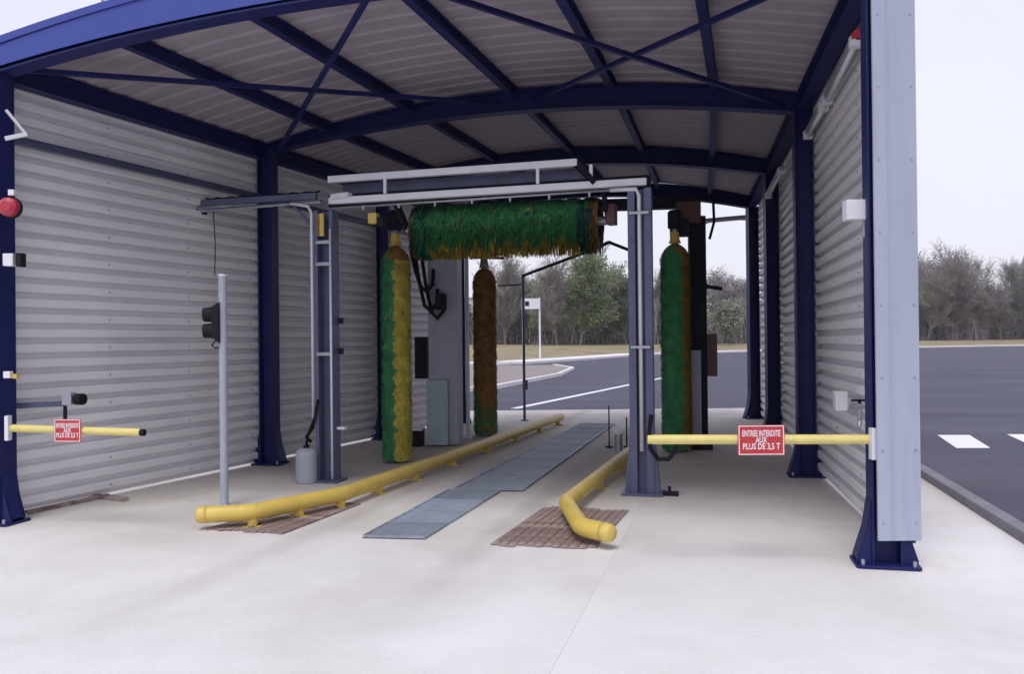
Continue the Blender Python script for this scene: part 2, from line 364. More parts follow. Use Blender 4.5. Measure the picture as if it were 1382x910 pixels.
def column(k, side):
    c = Lp[k] if side < 0 else Rp[k]; other = Rp[k] if side < 0 else Lp[k]
    d = (other - c).normalized(); n = Vector((-d.y, d.x)); ang = math.atan2(d.y, d.x)
    top = zb(k, 0 if side < 0 else 1) + .05
    b = MB(); W = .20
    # H section: flanges face along the frame (inward / outward)
    for sgn in (-1, 1):
        q = c + d * (sgn * (W / 2 - .008)); b.box((q.x, q.y, top / 2 + .01), (.016, .19, top - .02), ang)
    b.box((c.x, c.y, top / 2 + .01), (W - .034, .012, top - .02), ang)
    col = b.build('column', M['blue'], hall, bevel=.003)
    b = MB(); b.box((c.x, c.y, .012), (.42, .30, .024), ang, ch=.02); pl = b.build('base_plate', M['blue'], col, bevel=.004)
    # flared gussets, one pair either way along the frame
    for sgn in (-1, 1):
        b = MB()
        for off in (-.07, .07):
            p0 = c + d * (sgn * W / 2) + n * off; p1 = c + d * (sgn * (W / 2 + .035)) + n * off; p2 = c + d * (sgn * .2) + n * off
            t = n * .006
            vs = []
            for s_ in (-1, 1):
                vs += [V3(p0 + t * s_, .025), V3(p2 + t * s_, .025), V3(p2 + t * s_, .05), V3(p1 + t * s_, .26), V3(p0 + t * s_, .46)]
            b.add(vs, [(0, 1, 2, 3, 4), (9, 8, 7, 6, 5)] + [(i, (i + 1) % 5 + 0, (i + 1) % 5 + 5, i + 5) for i in range(5)])
        p2 = c + d * (sgn * .2); p1 = c + d * (sgn * (W / 2 + .035)); p0 = c + d * (sgn * (W / 2 + .004))
        hw = .085
        b.face([V3(p2 - n * hw, .05), V3(p2 + n * hw, .05), V3(p1 + n * hw, .26), V3(p1 - n * hw, .26)])
        b.face([V3(p1 - n * hw, .26), V3(p1 + n * hw, .26), V3(p0 + n * hw, .46), V3(p0 - n * hw, .46)])
        b.build('gusset', M['blue'], col)
    for i, j in ((-1, -1), (1, -1), (1, 1), (-1, 1)):
        q = c + d * (i * .165) + n * (j * .12); b = MB(); b.tube([V3(q, .024), V3(q, .06)], .013, 6); b.build('bolt', M['galv'], col)
    return col
cols = {}
for k in range(4):
    for s_ in (-1, 1): cols[(k, s_)] = column(k, s_)
N = 28
for k in range(4):
    d = (Rp[k] - Lp[k]).normalized(); n = Vector((-d.y, d.x)); b = MB()
    hw = .085
    def strip(z_lo, z_hi, half):
        rings = []
        for i in range(N + 1):
            u = i / N; p = Lp[k].lerp(Rp[k], -.012 + u * 1.024)
            zl_ = z_lo(u); zh_ = z_hi(u)
            rings.append([V3(p - n * half, zl_), V3(p + n * half, zl_), V3(p + n * half, zh_), V3(p - n * half, zh_)])
        for i in range(N):
            A, B = rings[i], rings[i + 1]
            for j in range(4): b.face([A[j], B[j], B[(j + 1) % 4], A[(j + 1) % 4]])
        b.face(rings[0][::-1]); b.face(rings[-1])
    bo = lambda u: zb(k, u); to = lambda u: zt(k, u)
    strip(bo, lambda u: bo(u) + .016, hw); strip(lambda u: bo(u) + .017, lambda u: to(u) - .017, .006); strip(lambda u: to(u) - .016, to, hw)
    rb = b.build('roof_beam', M['blue'], hall)
    if k == 0:   # sheet closing the front beam, sky light put into its blue; edge capping above
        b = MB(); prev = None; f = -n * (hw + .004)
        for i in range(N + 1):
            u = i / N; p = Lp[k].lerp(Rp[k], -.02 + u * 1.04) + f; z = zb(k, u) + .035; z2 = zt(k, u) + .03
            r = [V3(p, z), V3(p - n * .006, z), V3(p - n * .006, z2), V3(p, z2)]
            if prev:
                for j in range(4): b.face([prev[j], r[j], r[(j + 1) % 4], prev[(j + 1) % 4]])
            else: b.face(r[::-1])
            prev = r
        b.face(prev); b.build('front_fascia', M['blue_skylit'], hall)
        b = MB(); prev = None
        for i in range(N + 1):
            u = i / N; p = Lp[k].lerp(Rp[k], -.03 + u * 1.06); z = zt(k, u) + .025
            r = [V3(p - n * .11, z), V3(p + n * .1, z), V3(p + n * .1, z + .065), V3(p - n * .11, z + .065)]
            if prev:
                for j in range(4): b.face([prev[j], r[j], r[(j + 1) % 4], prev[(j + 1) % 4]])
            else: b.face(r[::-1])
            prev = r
        b.face(prev); b.build('roof_edge_capping', M['blue_skylit'], hall)
UP = [.0, .14, .305, .5, .68, .855, 1.0]; UP0 = [0, .145, .31, .495, .67, .83, 1.0]
for k in range(3):
    for i, u in enumerate(UP):
        if i in (0, 6):
            b = MB(); a, c = FT(k, u, -.08), FT(k + 1, u, -.08); dd = (c - a).normalized() * .1
            b.ibeam(a + dd, c - dd, .14, .2); b.build('eave_beam', M['blue'], hall)
        else:
            b = MB(); a, c = FT(k, UP0[i] if k == 0 else u, -.045), FT(k + 1, u, -.045); dd = (c - a).normalized() * .09
            b.ibeam(a + dd, c - dd, .09, .13, tf=.012); b.build('purlin', M['blue'], hall)
# roof sheets, ribs across the hall
def rib_profile(L_, pitch, depth, top, slope):
    pts = []; x = 0
    while x < L_ - 1e-4:
        for dx, dz in ((0, 0), (slope, depth), (slope + top, depth), (2 * slope + top, 0)):
            if x + dx <= L_: pts.append((x + dx, dz))
        x += pitch
    pts.append((L_, 0)); return pts
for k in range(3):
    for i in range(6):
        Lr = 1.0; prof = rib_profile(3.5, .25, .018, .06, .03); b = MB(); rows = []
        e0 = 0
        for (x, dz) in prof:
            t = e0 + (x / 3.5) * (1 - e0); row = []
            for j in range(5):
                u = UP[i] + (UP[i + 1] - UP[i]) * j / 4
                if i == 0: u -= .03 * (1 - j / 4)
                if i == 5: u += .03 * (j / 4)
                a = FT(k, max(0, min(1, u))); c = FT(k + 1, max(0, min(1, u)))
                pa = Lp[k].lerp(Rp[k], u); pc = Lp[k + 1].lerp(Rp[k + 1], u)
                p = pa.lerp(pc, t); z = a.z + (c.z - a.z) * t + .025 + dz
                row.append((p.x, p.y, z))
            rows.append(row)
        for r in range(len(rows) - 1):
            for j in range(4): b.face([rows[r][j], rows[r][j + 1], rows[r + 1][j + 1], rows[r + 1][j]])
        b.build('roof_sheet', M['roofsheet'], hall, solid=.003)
for k in range(3):
    for u, sgn in ((0, -1), (1, 1)):
        p = Lp if u == 0 else Rp; d = (p[k + 1] - p[k]).normalized(); out = Vector((-d.y, d.x)) if u == 0 else Vector((d.y, -d.x))
        a = p[k] - d * (.12 if k == 0 else 0) + out * .095; c = p[k + 1] + out * .095 + d * (.2 if k == 2 else 0)
        za, zc = zt(k, u) - .06, zt(k + 1, u) - .06
        b = MB(); b.beam(V3(a, za), V3(c, zc), .016, .20); b.build('eave_flashing', M['blue'], hall)
# wind bracing
for (u0, u1) in ((.02, .47), (.5, .02), (.5, .97), (.98, .53)):
    b = MB(); a = FT(0, u0, -.13); c = FT(1, u1, -.13); b.beam(a, c, .045, .045); b.build('brace_rod', M['blue'], hall)
# side walls: horizontal ribbed sheets stacked, outside the columns
PIT = .145
def wall_bay(k, side):
    pts = Lp if side < 0 else Rp; a, c = pts[k], pts[k + 1]
    d = (c - a).normalized(); out = Vector((-d.y, d.x)) if side < 0 else Vector((d.y, -d.x))
    off = .115
    a0 = a + d * (-.07 if k == 0 else .0) + out * off; c0 = c + d * (.22 if k == 2 else 0.0) + out * off
    for s_ in range(5):
        z0 = .03 + s_ * 6 * PIT; nrib = 6 if s_ < 4 or side > 0 else 4; b = MB(); rows = []
        for r in range(nrib):
            z = z0 + r * PIT
            for dz, dep in ((0, .07), (.046, .07), (.056, .004), (.066, 0), (.125, 0), (.135, .004)):
                rows.append((z + dz, dep))
        rows.append((z0 + nrib * PIT, .07)); rows.append((z0 + nrib * PIT + .044, .0715))
        for q in range(len(rows) - 1):
            (za, da), (zc, dc) = rows[q], rows[q + 1]
            p = [a0 + out * da, c0 + out * da, c0 + out * dc, a0 + out * dc]
            b.face([V3(p[0], za), V3(p[1], za), V3(p[2], zc), V3(p[3], zc)])
        b.build('cladding_sheet', M['sheet'], hall, solid=.002)
    # wall rail
    if side < 0 or k == 0:
        za = 3.52 if side < 0 else 3.55
        if side < 0:
            b = MB(); b.ibeam(V3(a + d * .11 + out * .04, za), V3(c - d * .11 + out * .04, za), .06, .075, tf=.01); b.build('wall_rail', M['post'], hall)
for k in range(3):
    wall_bay(k, -1); wall_bay(k, 1)
for side in (-1, 1):
    pts = Lp if side < 0 else Rp; b = MB()
    for k in (0, 1):
        a, c = pts[k], pts[k + 1]; d = (c - a).normalized(); out = Vector((-d.y, d.x)) if side < 0 else Vector((d.y, -d.x))
        for i in range(0, 28, 2):
            for t_ in (.06, .35, .65, .94):
                q = a.lerp(c, t_) + out * .113; z = .03 + i * PIT + .095; b.box((q.x, q.y, z), (.016, .016, .016), math.atan2(d.y, d.x))
    o = b.build('sheet_screws', M['galv'], hall, kind='stuff')
# low dark strip along the foot of the left wall (near half of first bay)
a = Lp[0].lerp(Lp[1], .09) + Vector((-.10, .04)); c = Lp[0].lerp(Lp[1], .34) + Vector((-.10, .04))
b = MB(); b.beam(V3(a, .02), V3(c, .02), .05, .036); b.build('wall_foot_strip', M['rust'], hall)
# end trims
def flashing():
    c = Rp[0]; x0, x1 = 2.495, 2.79; y0 = c.y - .13
    b = MB(); top = 4.75
    b.box(((x0 + x1) / 2, y0, (.2 + top) / 2), (x1 - x0, .02, top - .2)); b.box((x1 - .01, y0 + .15, (.2 + top) / 2), (.018, .27, top - .2))
    b.box((x0 + .1, y0 - .0125, (.2 + top) / 2), (.012, .004, top - .21))
    b.build('corner_flashing', M['flash'], hall, bevel=.003)
    for i_ in range(9):
        for xx in (x0 + .035, x1 - .035):
            b = MB(); b.tube([(xx, y0 - .010, .32 + i_ * .5), (xx, y0 - .015, .32 + i_ * .5)], .007, 6); b.build('rivet', M['galv'], hall)
    b = MB(); b.box((2.86, 5.47, 4.62), (.12, .5, .10)); b.build('gutter_end', M['post'], hall)
flashing()
# pale upright pipe at the rear end of the left wall
pp = G(632, 592); b = MB(); b.tube([V3(pp, 0), V3(pp, 4.2)], .035, 10); b.lathe((pp.x, pp.y, 0), [(.07, 0), (.07, .02)], 12)
b.build('downpipe', M['silver'], hall, smooth=False)

# ------------------------------------------------------------------ fixtures on the hall
def tube_lamp(a, c, label, group='tube lamps fixed inside the hall'):
    t = thing('tube_lamp', label, 'light fitting', tuple(lerp(a, c, .5)), group)
    b = MB(); b.beam(a, c, .07, .05); b.build('housing', M['galv'], t)
    dn = Vector((0, 0, -.045)); b = MB(); b.tube([Vector(a) + dn, Vector(c) + dn], .022, 8); b.build('tube', M['white'], t, smooth=True)
    for e, f in ((a, c), (c, a)):
        q = lerp(e, f, .03); b = MB(); b.box(q + Vector((0, 0, -.03)), (.09, .06, .09)); b.build('end_cap', M['white'], t)
    return t
def rw(t, z, off=.0):   # on the right wall, inner face
    p = Rp[0].lerp(Rp[1], t) if t <= 1 else Rp[1].lerp(Rp[2], t - 1)
    return V3(p + Vector((-.98, .2)) * off, z)
tube_lamp(rw(.22, 4.02, -.02), rw(.60, 3.93, -.02), 'tube lamp high on the right wall, beside the front column')
tube_lamp(rw(.64, 3.93, -.02), rw(.93, 3.9, -.02), 'tube lamp high on the right wall, next to the second blue column')
tube_lamp(rw(1.45, 3.9, .05), rw(1.95, 3.85, .05), 'short tube lamp far back on the right wall behind the second column')
tube_lamp(P(950, 297, 15.9), P(1006, 292, 15.95), 'pale tube lamp hanging level against the sky in the rear opening')
t = thing('floodlight', 'small white bracket lamp with red lens at the top of the front right column', 'light fitting', (2.5, 5.95, 3.95))
b = MB(); b.beam(P(1147, 58, 6.0), P(1174, 60, 5.95), .05, .04); b.build('bracket', M['white'], t)
b = MB(); q = P(1162, 43, 5.95); b.tube([q + Vector((0, -.05, 0)), q + Vector((0, .06, 0))], [.035, .045], 12); b.build('lens', M['redlamp'], t)
b = MB(); b.beam(P(1152, 56, 6.0), P(1172, 22, 5.97), .02, .02); b.build('stay', M['white'], t)
# white junction box on right wall
t = thing('junction_box', 'square white junction box with short conduit, high on the front right column', 'electrical box', (2.46, 6.0, 2.4))
a = P(1141, 284, 5.8); b = MB(); b.box(P(1158, 284, 5.72), (.19, .09, .145)); b.build('case', M['white'], t, bevel=.006)
b = MB(); b.box(P(1158, 284, 5.672), (.165, .006, .12)); b.build('cover', M['white'], t)
b = MB(); b.tube([P(1166, 298, 5.72), P(1166, 318, 5.72), P(1174, 330, 5.74)], .012, 8); b.build('conduit', M['galv'], t)
# lower right: switch box and tap
q = rw(.48, 1.0, .02)
t = thing('switch_box', 'small white switch box on the right wall behind the yellow bar', 'electrical box', tuple(q))
b = MB(); b.box(P(1134, 541, 7.15), (.14, .1, .17), R_(78)); b.build('case', M['white'], t, bevel=.006)
b = MB(); b.box(P(1131, 541, 7.13), (.06, .02, .06), R_(78)); b.build('switch', M['galv'], t)
t = thing('wall_tap', 'metal tap with lever and short pipe on the right wall beside the front column', 'tap', tuple(rw(.3, .9)))
q = P(1160, 549, 6.55)
b = MB(); b.tube([q, q + Vector((.22, .02, 0))], .018, 8); b.tube([q + Vector((0, 0, .02)), q + Vector((0, 0, -.12)), q + Vector((-.02, -.03, -.17))], [.022, .02, .016], 8); b.build('pipe', M['galv'], t)
b = MB(); b.box(q + Vector((0, 0, .05)), (.13, .02, .015)); b.box(q + Vector((0, 0, .03)), (.02, .02, .05)); b.build('lever', M['dark'], t)
b = MB(); b.tube([q + Vector((-.07, 0, 0)), q + Vector((.02, 0, 0))], .028, 10); b.build('valve_body', M['galv'], t)
# left column gadgets
q = P(14, 280, 7.12)
t = thing('alarm_lamp', 'round red warning lamp fixed to the front left column', 'lamp', tuple(q))
b = MB(); b.tube([q + Vector((0, 0, 0)), q + Vector((0, -.05, 0)), q + Vector((0, -.08, 0))], [.085, .08, .045], 18); b.build('lens', M['redlamp'], t, smooth=False)
b = MB(); b.tube([q + Vector((0, .03, 0)), q + Vector((0, .001, 0))], .095, 18); b.build('rim', M['dark'], t)
b = MB(); b.box(q + Vector((.02, 0, .13)), (.05, .05, .05)); b.build('fixing', M['white'], t)
t = thing('stay_bracket', 'white angled stay bracket near the top of the front left column', 'bracket', tuple(P(22, 185, 7.2)))
b = MB(); b.beam(P(7, 187, 7.15), P(36, 181, 7.25), .04, .035); b.build('arm', M['white'], t)
b = MB(); b.beam(P(8, 148, 7.15), P(34, 180, 7.25), .025, .02); b.build('stay', M['white'], t)
q = P(14, 351, 7.15)
t = thing('photocell', 'white sensor box with black hood on the front left column below the red lamp', 'sensor', tuple(q))
b = MB(); b.box(q, (.09, .08, .11)); b.build('case', M['white'], t, bevel=.005)
b = MB(); b.box(P(28, 351, 7.12), (.05, .08, .12)); b.build('hood', M['black'], t, bevel=.004)
q = P(11, 506, 7.12)
t = thing('push_button', 'tiny white push button with yellow surround on the front left column', 'button', tuple(q))
b = MB(); b.box(q, (.06, .05, .06)); b.build('case', M['white'], t, bevel=.004)
b = MB(); b.box(P(21, 508, 7.15), (.04, .04, .04)); b.build('surround', M['yellow'], t)
# sensor on arm on left wall
q = P(103, 539, 7.6)
t = thing('wall_sensor', 'black round sensor on a grey arm above the red sign by the left wall', 'sensor', tuple(P(60, 548, 7.7)))
b = MB(); b.beam(P(22, 548, 7.55), P(88, 545, 7.7), .04, .05); b.build('arm', M['post'], t)
b = MB(); b.box(P(93, 538, 7.65), (.09, .09, .12)); b.build('case', M['box'], t, bevel=.006)
b = MB(); b.tube([q, q + Vector((.075, -.02, 0))], .055, 14); b.build('head', M['black'], t)
b = MB(); b.tube([P(88, 548, 7.65), P(88, 572, 7.65)], .018, 8); b.build('stem', M['dark'], t)
# small timber offcut on the floor by left wall
q0, q1 = G(122, 672), G(170, 677)
b = MB(); b.beam(V3(q0, .022), V3(q1, .022), .07, .04); tag(b.build('timber_batten', M['rust'], None), 'brown timber batten lying on the slab at the foot of the left wall', 'batten')

# ------------------------------------------------------------------ barriers
def barrier(a, c, r, sc, sw, sh, lines, label, name_lab, closed_end, mount):
    t = thing('barrier_bar', label, 'barrier', tuple(mount), 'yellow barrier bars at the hall entrance')
    a, c = Vector(a), Vector(c); d = (c - a).normalized()
    b = MB(); b.tube([a, c], r, 16); b.build('bar', M['yellowbar'], t, smooth=False)
    b = MB(); b.tube([c, c + d * .035], r * .9, 14); b.build('end_plug', M['black'] if closed_end else M['yellowbar'], t)
    b = MB(); b.box(mount, (.035, .06, .22)); b.build('mount', M['silver'], t, bevel=.005)
    fx = Vector((d.x, d.y, 0)).normalized() * (1 if d.x > 0 else -1); n = Vector((fx.y, -fx.x, 0))   # toward the camera
    sc = Vector(sc) + n * (r + .006); ang = math.atan2(fx.y, fx.x)
    b = MB(); b.box(sc, (sw, .006, sh), ang); pl = b.build('sign_plate', M['red'], t)
    b = MB(); cc = sc + n * .0045
    for (ox, oz, bw, bh) in ((0, sh / 2 - .007, sw - .008, .006), (0, -sh / 2 + .007, sw - .008, .006)):
        b.box(cc + Vector((0, 0, oz)), (bw, .003, bh), ang)
    for e in (-1, 1): b.box(cc + fx * (e * (sw / 2 - .007)), (.006, .003, sh - .022), ang)
    b.build('sign_border', M['signwhite'], pl)
    for (txt, dz, wfrac, size, ox) in lines:
        text_mesh(txt, size, cc + Vector((0, 0, dz)) + fx * ox, fx, (0, 0, 1), 'lettering', M['signwhite'], pl, sw * wfrac)
    for e in (-1, 1):
        q = sc + fx * (e * sw * .25) - n * (r + .006); b = MB(); b.box(q, (.02, r * 2.3, r * 2.5), ang); b.build('sign_clamp', M['galv'], t)
    return t
ra, rc = Vector((2.50, 5.62, .885)), Vector((.98, 5.66, .895))
barrier(ra, rc, .034, lerp(ra, rc, .51), .32, .21, [('ENTREE INTERDITE', .045, .82, .060, 0), ('AUX', .0, .25, .055, 0), ('PLUS DE 3,5 T', -.045, .80, .060, 0)],
        'yellow bar on the right with wide red sign, swung in from the grey corner column', 'r', False, (2.49, 5.58, .86))
la_, lc_ = P(12, 578, 7.15), P(190, 584, 6.98)
barrier(la_, lc_, .034, lerp(la_, lc_, .475), .25, .20, [('ENTREE INTERDITE', .042, .86, .056, 0), ('AUX', .0, .28, .055, 0), ('PLUS DE 3,5 T', -.042, .84, .056, 0)],
        'yellow bar on the left with small red sign and black end plug', 'l', True, P(11, 578, 7.13))
# hose loop by the right gantry post
b = MB(); pts = [P(*p, 8.1) for p in ((879, 560), (876, 585), (878, 606), (888, 620), (902, 620), (911, 610), (912, 600))]
b.tube(pts, .022, 8); tag(b.build('hose_loop', M['black'], None, smooth=True), 'black hose hanging in a loop beside the right gantry post', 'hose')

# ------------------------------------------------------------------ lane: rails, grating, plates
def rail(pts, r, label, stubs):
    t = thing('guide_rail', label, 'guide rail', (pts[0].x, pts[0].y, 0), 'yellow tubular wheel guides')
    b = MB(); fine = [pts[0]]
    for i in range(1, len(pts) - 1):       # eased bends
        p, q, s_ = pts[i - 1], pts[i], pts[i + 1]; e = .07
        a = q + (p - q).normalized() * e; c = q + (s_ - q).normalized() * e
        fine += [a, (a + q * 2 + c) / 4, c]
    fine.append(pts[-1]); b.tube(fine, r, 24, caps=False); b.build('rail', M['yellow'], t, smooth=True)
    d = (pts[0] - pts[1]).normalized(); b = MB()
    b.tube([pts[0] - d * .03, pts[0] + d * .01, pts[0] + d * .045, pts[0] + d * .06], [r * 1.02, r * 1.02, r * .97, r * .8], 18); b.build('end_cap', M['cap'], t, smooth=True)
    for q in stubs:
        b = MB(); b.tube([V3(q, .012), V3(q, pts[0].z - r * .6)], .045, 12); st = b.build('stub_foot', M['yellow'], t)
        b = MB(); b.box((q.x, q.y, .008), (.16, .12, .012)); b.build('foot_plate', M['yellow'], st)
    return t
RZ = .13
lr = [G(275, 695, RZ), G(338, 692, RZ), G(463, 667, RZ), G(757, 563, RZ)]
def along(a, c, ts): return [lerp(a, c, t) for t in ts]
t = rail(lr, .072, 'long yellow tubular wheel guide left of the grating, bending outward at its near end',
         along(lr[1], lr[2], (.02, .5, .97)) + along(lr[2], lr[3], (.09, .2, .34, .5, .66, .82, .97)))
rr = [G(818, 719, RZ), G(785, 712, RZ), G(764, 679, RZ)]; dirr = (G(853, 608, RZ) - rr[2]).normalized(); rr.append(rr[2] + dirr * 4.2)
rail(rr, .072, 'short yellow wheel guide right of the grating with kinked near end', [lerp(rr[2], rr[3], .06), lerp(rr[2], rr[3], .35), lerp(rr[2], rr[3], .65), lerp(rr[2], rr[3], .95)])

grt = setting('drain_channel', (0, 10, 0))
def quad_panel(q, parent):
    """one grating panel: frame and bars"""
    p0, p1, p2, p3 = [V3(p, .016) for p in q]      # p0-p1 near edge, p3-p2 far edge
    b = MB()
    sh = .006
    def L2(u, v): return lerp(lerp(p0, p1, u), lerp(p3, p2, u), v)
    b.beam(L2(.01, .03), L2(.99, .03), .03, .02); b.beam(L2(.01, .97), L2(.99, .97), .03, .02)
    b.beam(L2(.015, .045), L2(.015, .955), .02, .02); b.beam(L2(.985, .045), L2(.985, .955), .02, .02)
    n = 9
    for i in range(1, n): b.beam(L2(.04, .05 + .9 * i / n), L2(.96, .05 + .9 * i / n), .030, .012)
    b.build('grate_panel', M['grate'], parent)
s1 = [Vector((-1.24, 6.57)), Vector((-.72, 6.5)), Vector((-.14, 8.5)), Vector((-.7, 8.58))]
s2 = [Vector((-.66, 8.60)), Vector((.1, 8.52)), Vector((1.93, 15.2)), Vector((1.28, 15.3))]
b = MB(); b.prism([tuple(p) for p in s1], .0005, .004); b.prism([tuple(p) for p in s2], .0005, .004); b.build('channel_shade_sheet', M['pit'], grt)  # dark sheet on the slab stands in for the channel's shaded depth
for (s_, n) in ((s1, 4), (s2, 9)):
    for i in range(n):
        a, c = i / n + .004, (i + 1) / n - .004
        quad_panel([s_[0].lerp(s_[3], a), s_[1].lerp(s_[2], a), s_[1].lerp(s_[2], c), s_[0].lerp(s_[3], c)], grt)
def rust_plate(q, label):
    t = thing('pit_cover', label, 'pit cover', (sum(p[0] for p in q) / 4, sum(p[1] for p in q) / 4, 0), 'rusty pit covers beside the guide rails')
    P4 = [Vector(p) for p in q]
    b = MB(); b.prism([tuple(P4[0].lerp(P4[2], .12)), tuple(P4[1].lerp(P4[3], .12)), tuple(P4[2].lerp(P4[0], .12)), tuple(P4[3].lerp(P4[1], .12))], .0005, .006); b.build('frame', M['pit'], t)
    for i in range(12):
        a, c = i / 12 + .004, (i + 1) / 12 - .004; f = lambda u, v: P4[0].lerp(P4[1], u).lerp(P4[3].lerp(P4[2], u), v)
        v0, v1 = random.uniform(-.01, .03), random.uniform(.96, 1.01); b = MB(); b.prism([tuple(f(a, v0)), tuple(f(c, v0 + random.uniform(-.008, .008))), tuple(f(c, v1)), tuple(f(a, v1 + random.uniform(-.01, .01)))], .0065, .012 + .002 * (i % 2)); b.build('slat', M['rust'], t)
rust_plate([(-2.66, 6.93), (-1.93, 6.72), (-1.5, 7.95), (-2.05, 8.2)], 'worn rusty slatted pit cover under the near end of the left guide rail')
rust_plate([(-.2, 6.27), (.62, 6.15), (1.07, 7.5), (.3, 7.72)], 'worn rusty slatted pit cover under the kinked end of the right guide rail')

# ------------------------------------------------------------------ signal pole with lights
pb = G(303, 684)
t = thing('signal_pole', 'slim grey pole with black two lamp signal head beside the left guide rail', 'signal', tuple(pb))
top = P(302, 373, pb.y)
b = MB(); b.tube([pb, V3(pb, top.z)], .04, 14); b.build('pole', M['polegrey'], t, smooth=False)
b = MB(); b.lathe((pb.x, pb.y, 0), [(.1, 0), (.1, .015)], 16); b.build('base_flange', M['silver'], t)
b = MB(); b.tube([V3(pb, top.z), V3(pb, top.z + .02)], .043, 14); b.build('pole_cap', M['silver'], t)
hc = P(291, 436, pb.y)
b = MB(); v = [(.055, .2), (.055, -.2), (-.005, -.15), (-.02, .15)]
vs = [hc + Vector((x, s_ * .08, z)) for s_ in (-1, 1) for x, z in v]
b.add(vs, [(0, 1, 2, 3), (7, 6, 5, 4)] + [(i, i + 4, (i + 1) % 4 + 4, (i + 1) % 4) for i in range(4)]); hd = b.build('signal_head', M['black'], t, bevel=.006)
for dz in (.085, -.075):
    b = MB(); c = hc + Vector((-.012, 0, dz)); b.tube([c, c + Vector((-.10, -.01, -.005))], [.075, .068], 16); vz = b.build('visor', M['black'], hd, smooth=False)
b = MB(); b.tube([hc + Vector((0, 0, -.17)), hc + Vector((-.04, 0, -.22)), hc + Vector((.0, 0, -.25)), hc + Vector((.07, 0, -.22))], .007, 6); b.build('cable', M['black'], hd, smooth=True)

# ------------------------------------------------------------------ front gantry with roller brush
GA = Vector((-2.13, 9.29)); GB = Vector((1.34, 8.34)); gd = (GB - GA).normalized(); gn = Vector((-gd.y, gd.x)); gl = (GB - GA).length; gang = math.atan2(gd.y, gd.x)
def GP(x, v, z): return V3(GA + gd * x + gn * v, z)
t = thing('wash_gantry', 'blue grey wash gantry with silver rails and a green horizontal roller brush', 'car wash machine', (GA.x, GA.y, 0)); gan = t
def gbox(x, v, z, sx_, sy_, sz_, name, m, par, bevel=.003):
    b = MB(); b.box(GP(x, v, z), (sx_, sy_, sz_), gang); return b.build(name, m, par, bevel=bevel)
# left post
b = MB(); H1 = 3.12
for e in (-1, 1): b.box(GP(e * .095, 0, H1 / 2), (.045, .16, H1), gang)
b.box(GP(0, .05, H1 / 2), (.145, .02, H1), gang)
lp = b.build('post', M['post'], t, bevel=.003)
b = MB(); b.tube([GP(-.155, -.06, .72), GP(-.155, -.06, 3.1), GP(-.2, -.06, 3.18), GP(-.42, -.06, 3.22)], .018, 8); b.build('conduit', M['silver'], lp, smooth=True)
b = MB(); b.tube([GP(.1, -.1, .05), GP(.1, -.1, 2.9)], .014, 8); b.build('conduit', M['silver'], lp, smooth=True)
b = MB(); b.box(GP(-.01, -.085, 2.95), (.05, .02, .26), gang); b.build('warning_strip', M['yellow'], lp)
b = MB(); b.box(GP(-.055, -.084, 2.95), (.03, .02, .26), gang); b.build('warning_strip', M['brown'], lp)
for z in (2.75, 2.5, 1.47):
    gbox(0, -.09, z, .17, .02, .04, 'clamp', M['galv'], lp)
gbox(.19, -.02, .62, .10, .08, .03, 'lever', M['white'], lp)
for z in (1.5, 1.85): gbox(.16, .02, z, .05, .05, .07, 'latch', M['dark'], lp)
b = MB(); b.tube([GP(-.13, 0, .9), GP(-.2, 0, .62), GP(-.28, 0, .5), GP(-.22, 0, .45)], .02, 8); b.build('hose', M['black'], lp, smooth=True)
gbox(0, 0, .012, .34, .3, .024, 'base_plate', M['post'], lp)
# right post
b = MB(); H2 = 3.16
for e in (-1, 1): b.box(GP(gl + e * .085, 0, H2 / 2), (.075, .14, H2), gang)
b.box(GP(gl, .04, H2 / 2), (.09, .02, H2), gang)
rp = b.build('post', M['post'], t, bevel=.004)
b = MB(); b.tube([GP(gl - .0, -.075, .45), GP(gl, -.075, 3.08), GP(gl - .03, -.075, 3.15), GP(gl - .3, -.075, 3.15)], .02, 8); b.build('conduit', M['silver'], rp, smooth=True)
for z in (1.52, 2.9): gbox(gl, -.09, z, .2, .04, .03, 'clamp', M['galv'], rp)
b = MB()
for e in (-1, 1):
    q = [GP(gl + e * .122, -.05, .02), GP(gl + e * .18, -.05, .02), GP(gl + e * .122, -.05, .62)]
    q2 = [p + V3(gn, 0) * .1 for p in q]; b.add(q + q2, [(0, 1, 2), (5, 4, 3), (0, 3, 4, 1), (1, 4, 5, 2), (2, 5, 3, 0)])
b.build('flared_foot', M['post'], rp)
gbox(gl, 0, .012, .42, .32, .024, 'base_plate', M['post'], rp)
b = MB(); b.box(GP(gl + .28, -.02, .02), (.16, .12, .03), gang); b.box(GP(gl + .27, -.02, .06), (.03, .03, .06), gang); b.build('floor_bracket', M['dark'], rp)
# rails on top
b = MB(); b.beam(GP(.05, -.02, 3.475), GP(gl * .82, -.02, 3.475), .07, .075); b.build('upper_rail', M['silver'], t, bevel=.004)
b = MB(); b.beam(GP(.05, 0, 3.23), GP(gl * 1.02, 0, 3.23), .08, .075); lowr = b.build('lower_rail', M['silver'], t, bevel=.004)
b = MB(); b.beam(GP(.0, .08, 3.24), GP(gl * 1.03, .08, 3.24), .05, .15); b.build('rear_beam', M['dark'], t)
b = MB(); b.beam(GP(.12, .22, 3.38), GP(gl * .84, .22, 3.38), .05, .16); b.build('cover', M['post'], t)
for x in (.75, gl * .70, gl * .86): gbox(x, -.02, 3.36, .035, .03, .17, 'hanger', M['silver'], t)
b = MB(); b.beam(GP(gl * .815, -.02, 3.48), GP(gl * .875, .3, 3.27), .05, .09); b.beam(GP(gl * .82, -.02, 3.47), GP(gl * .87, -.02, 3.24), .06, .05, up=(0, 1, 0)); b.build('end_stay', M['dark'], t)
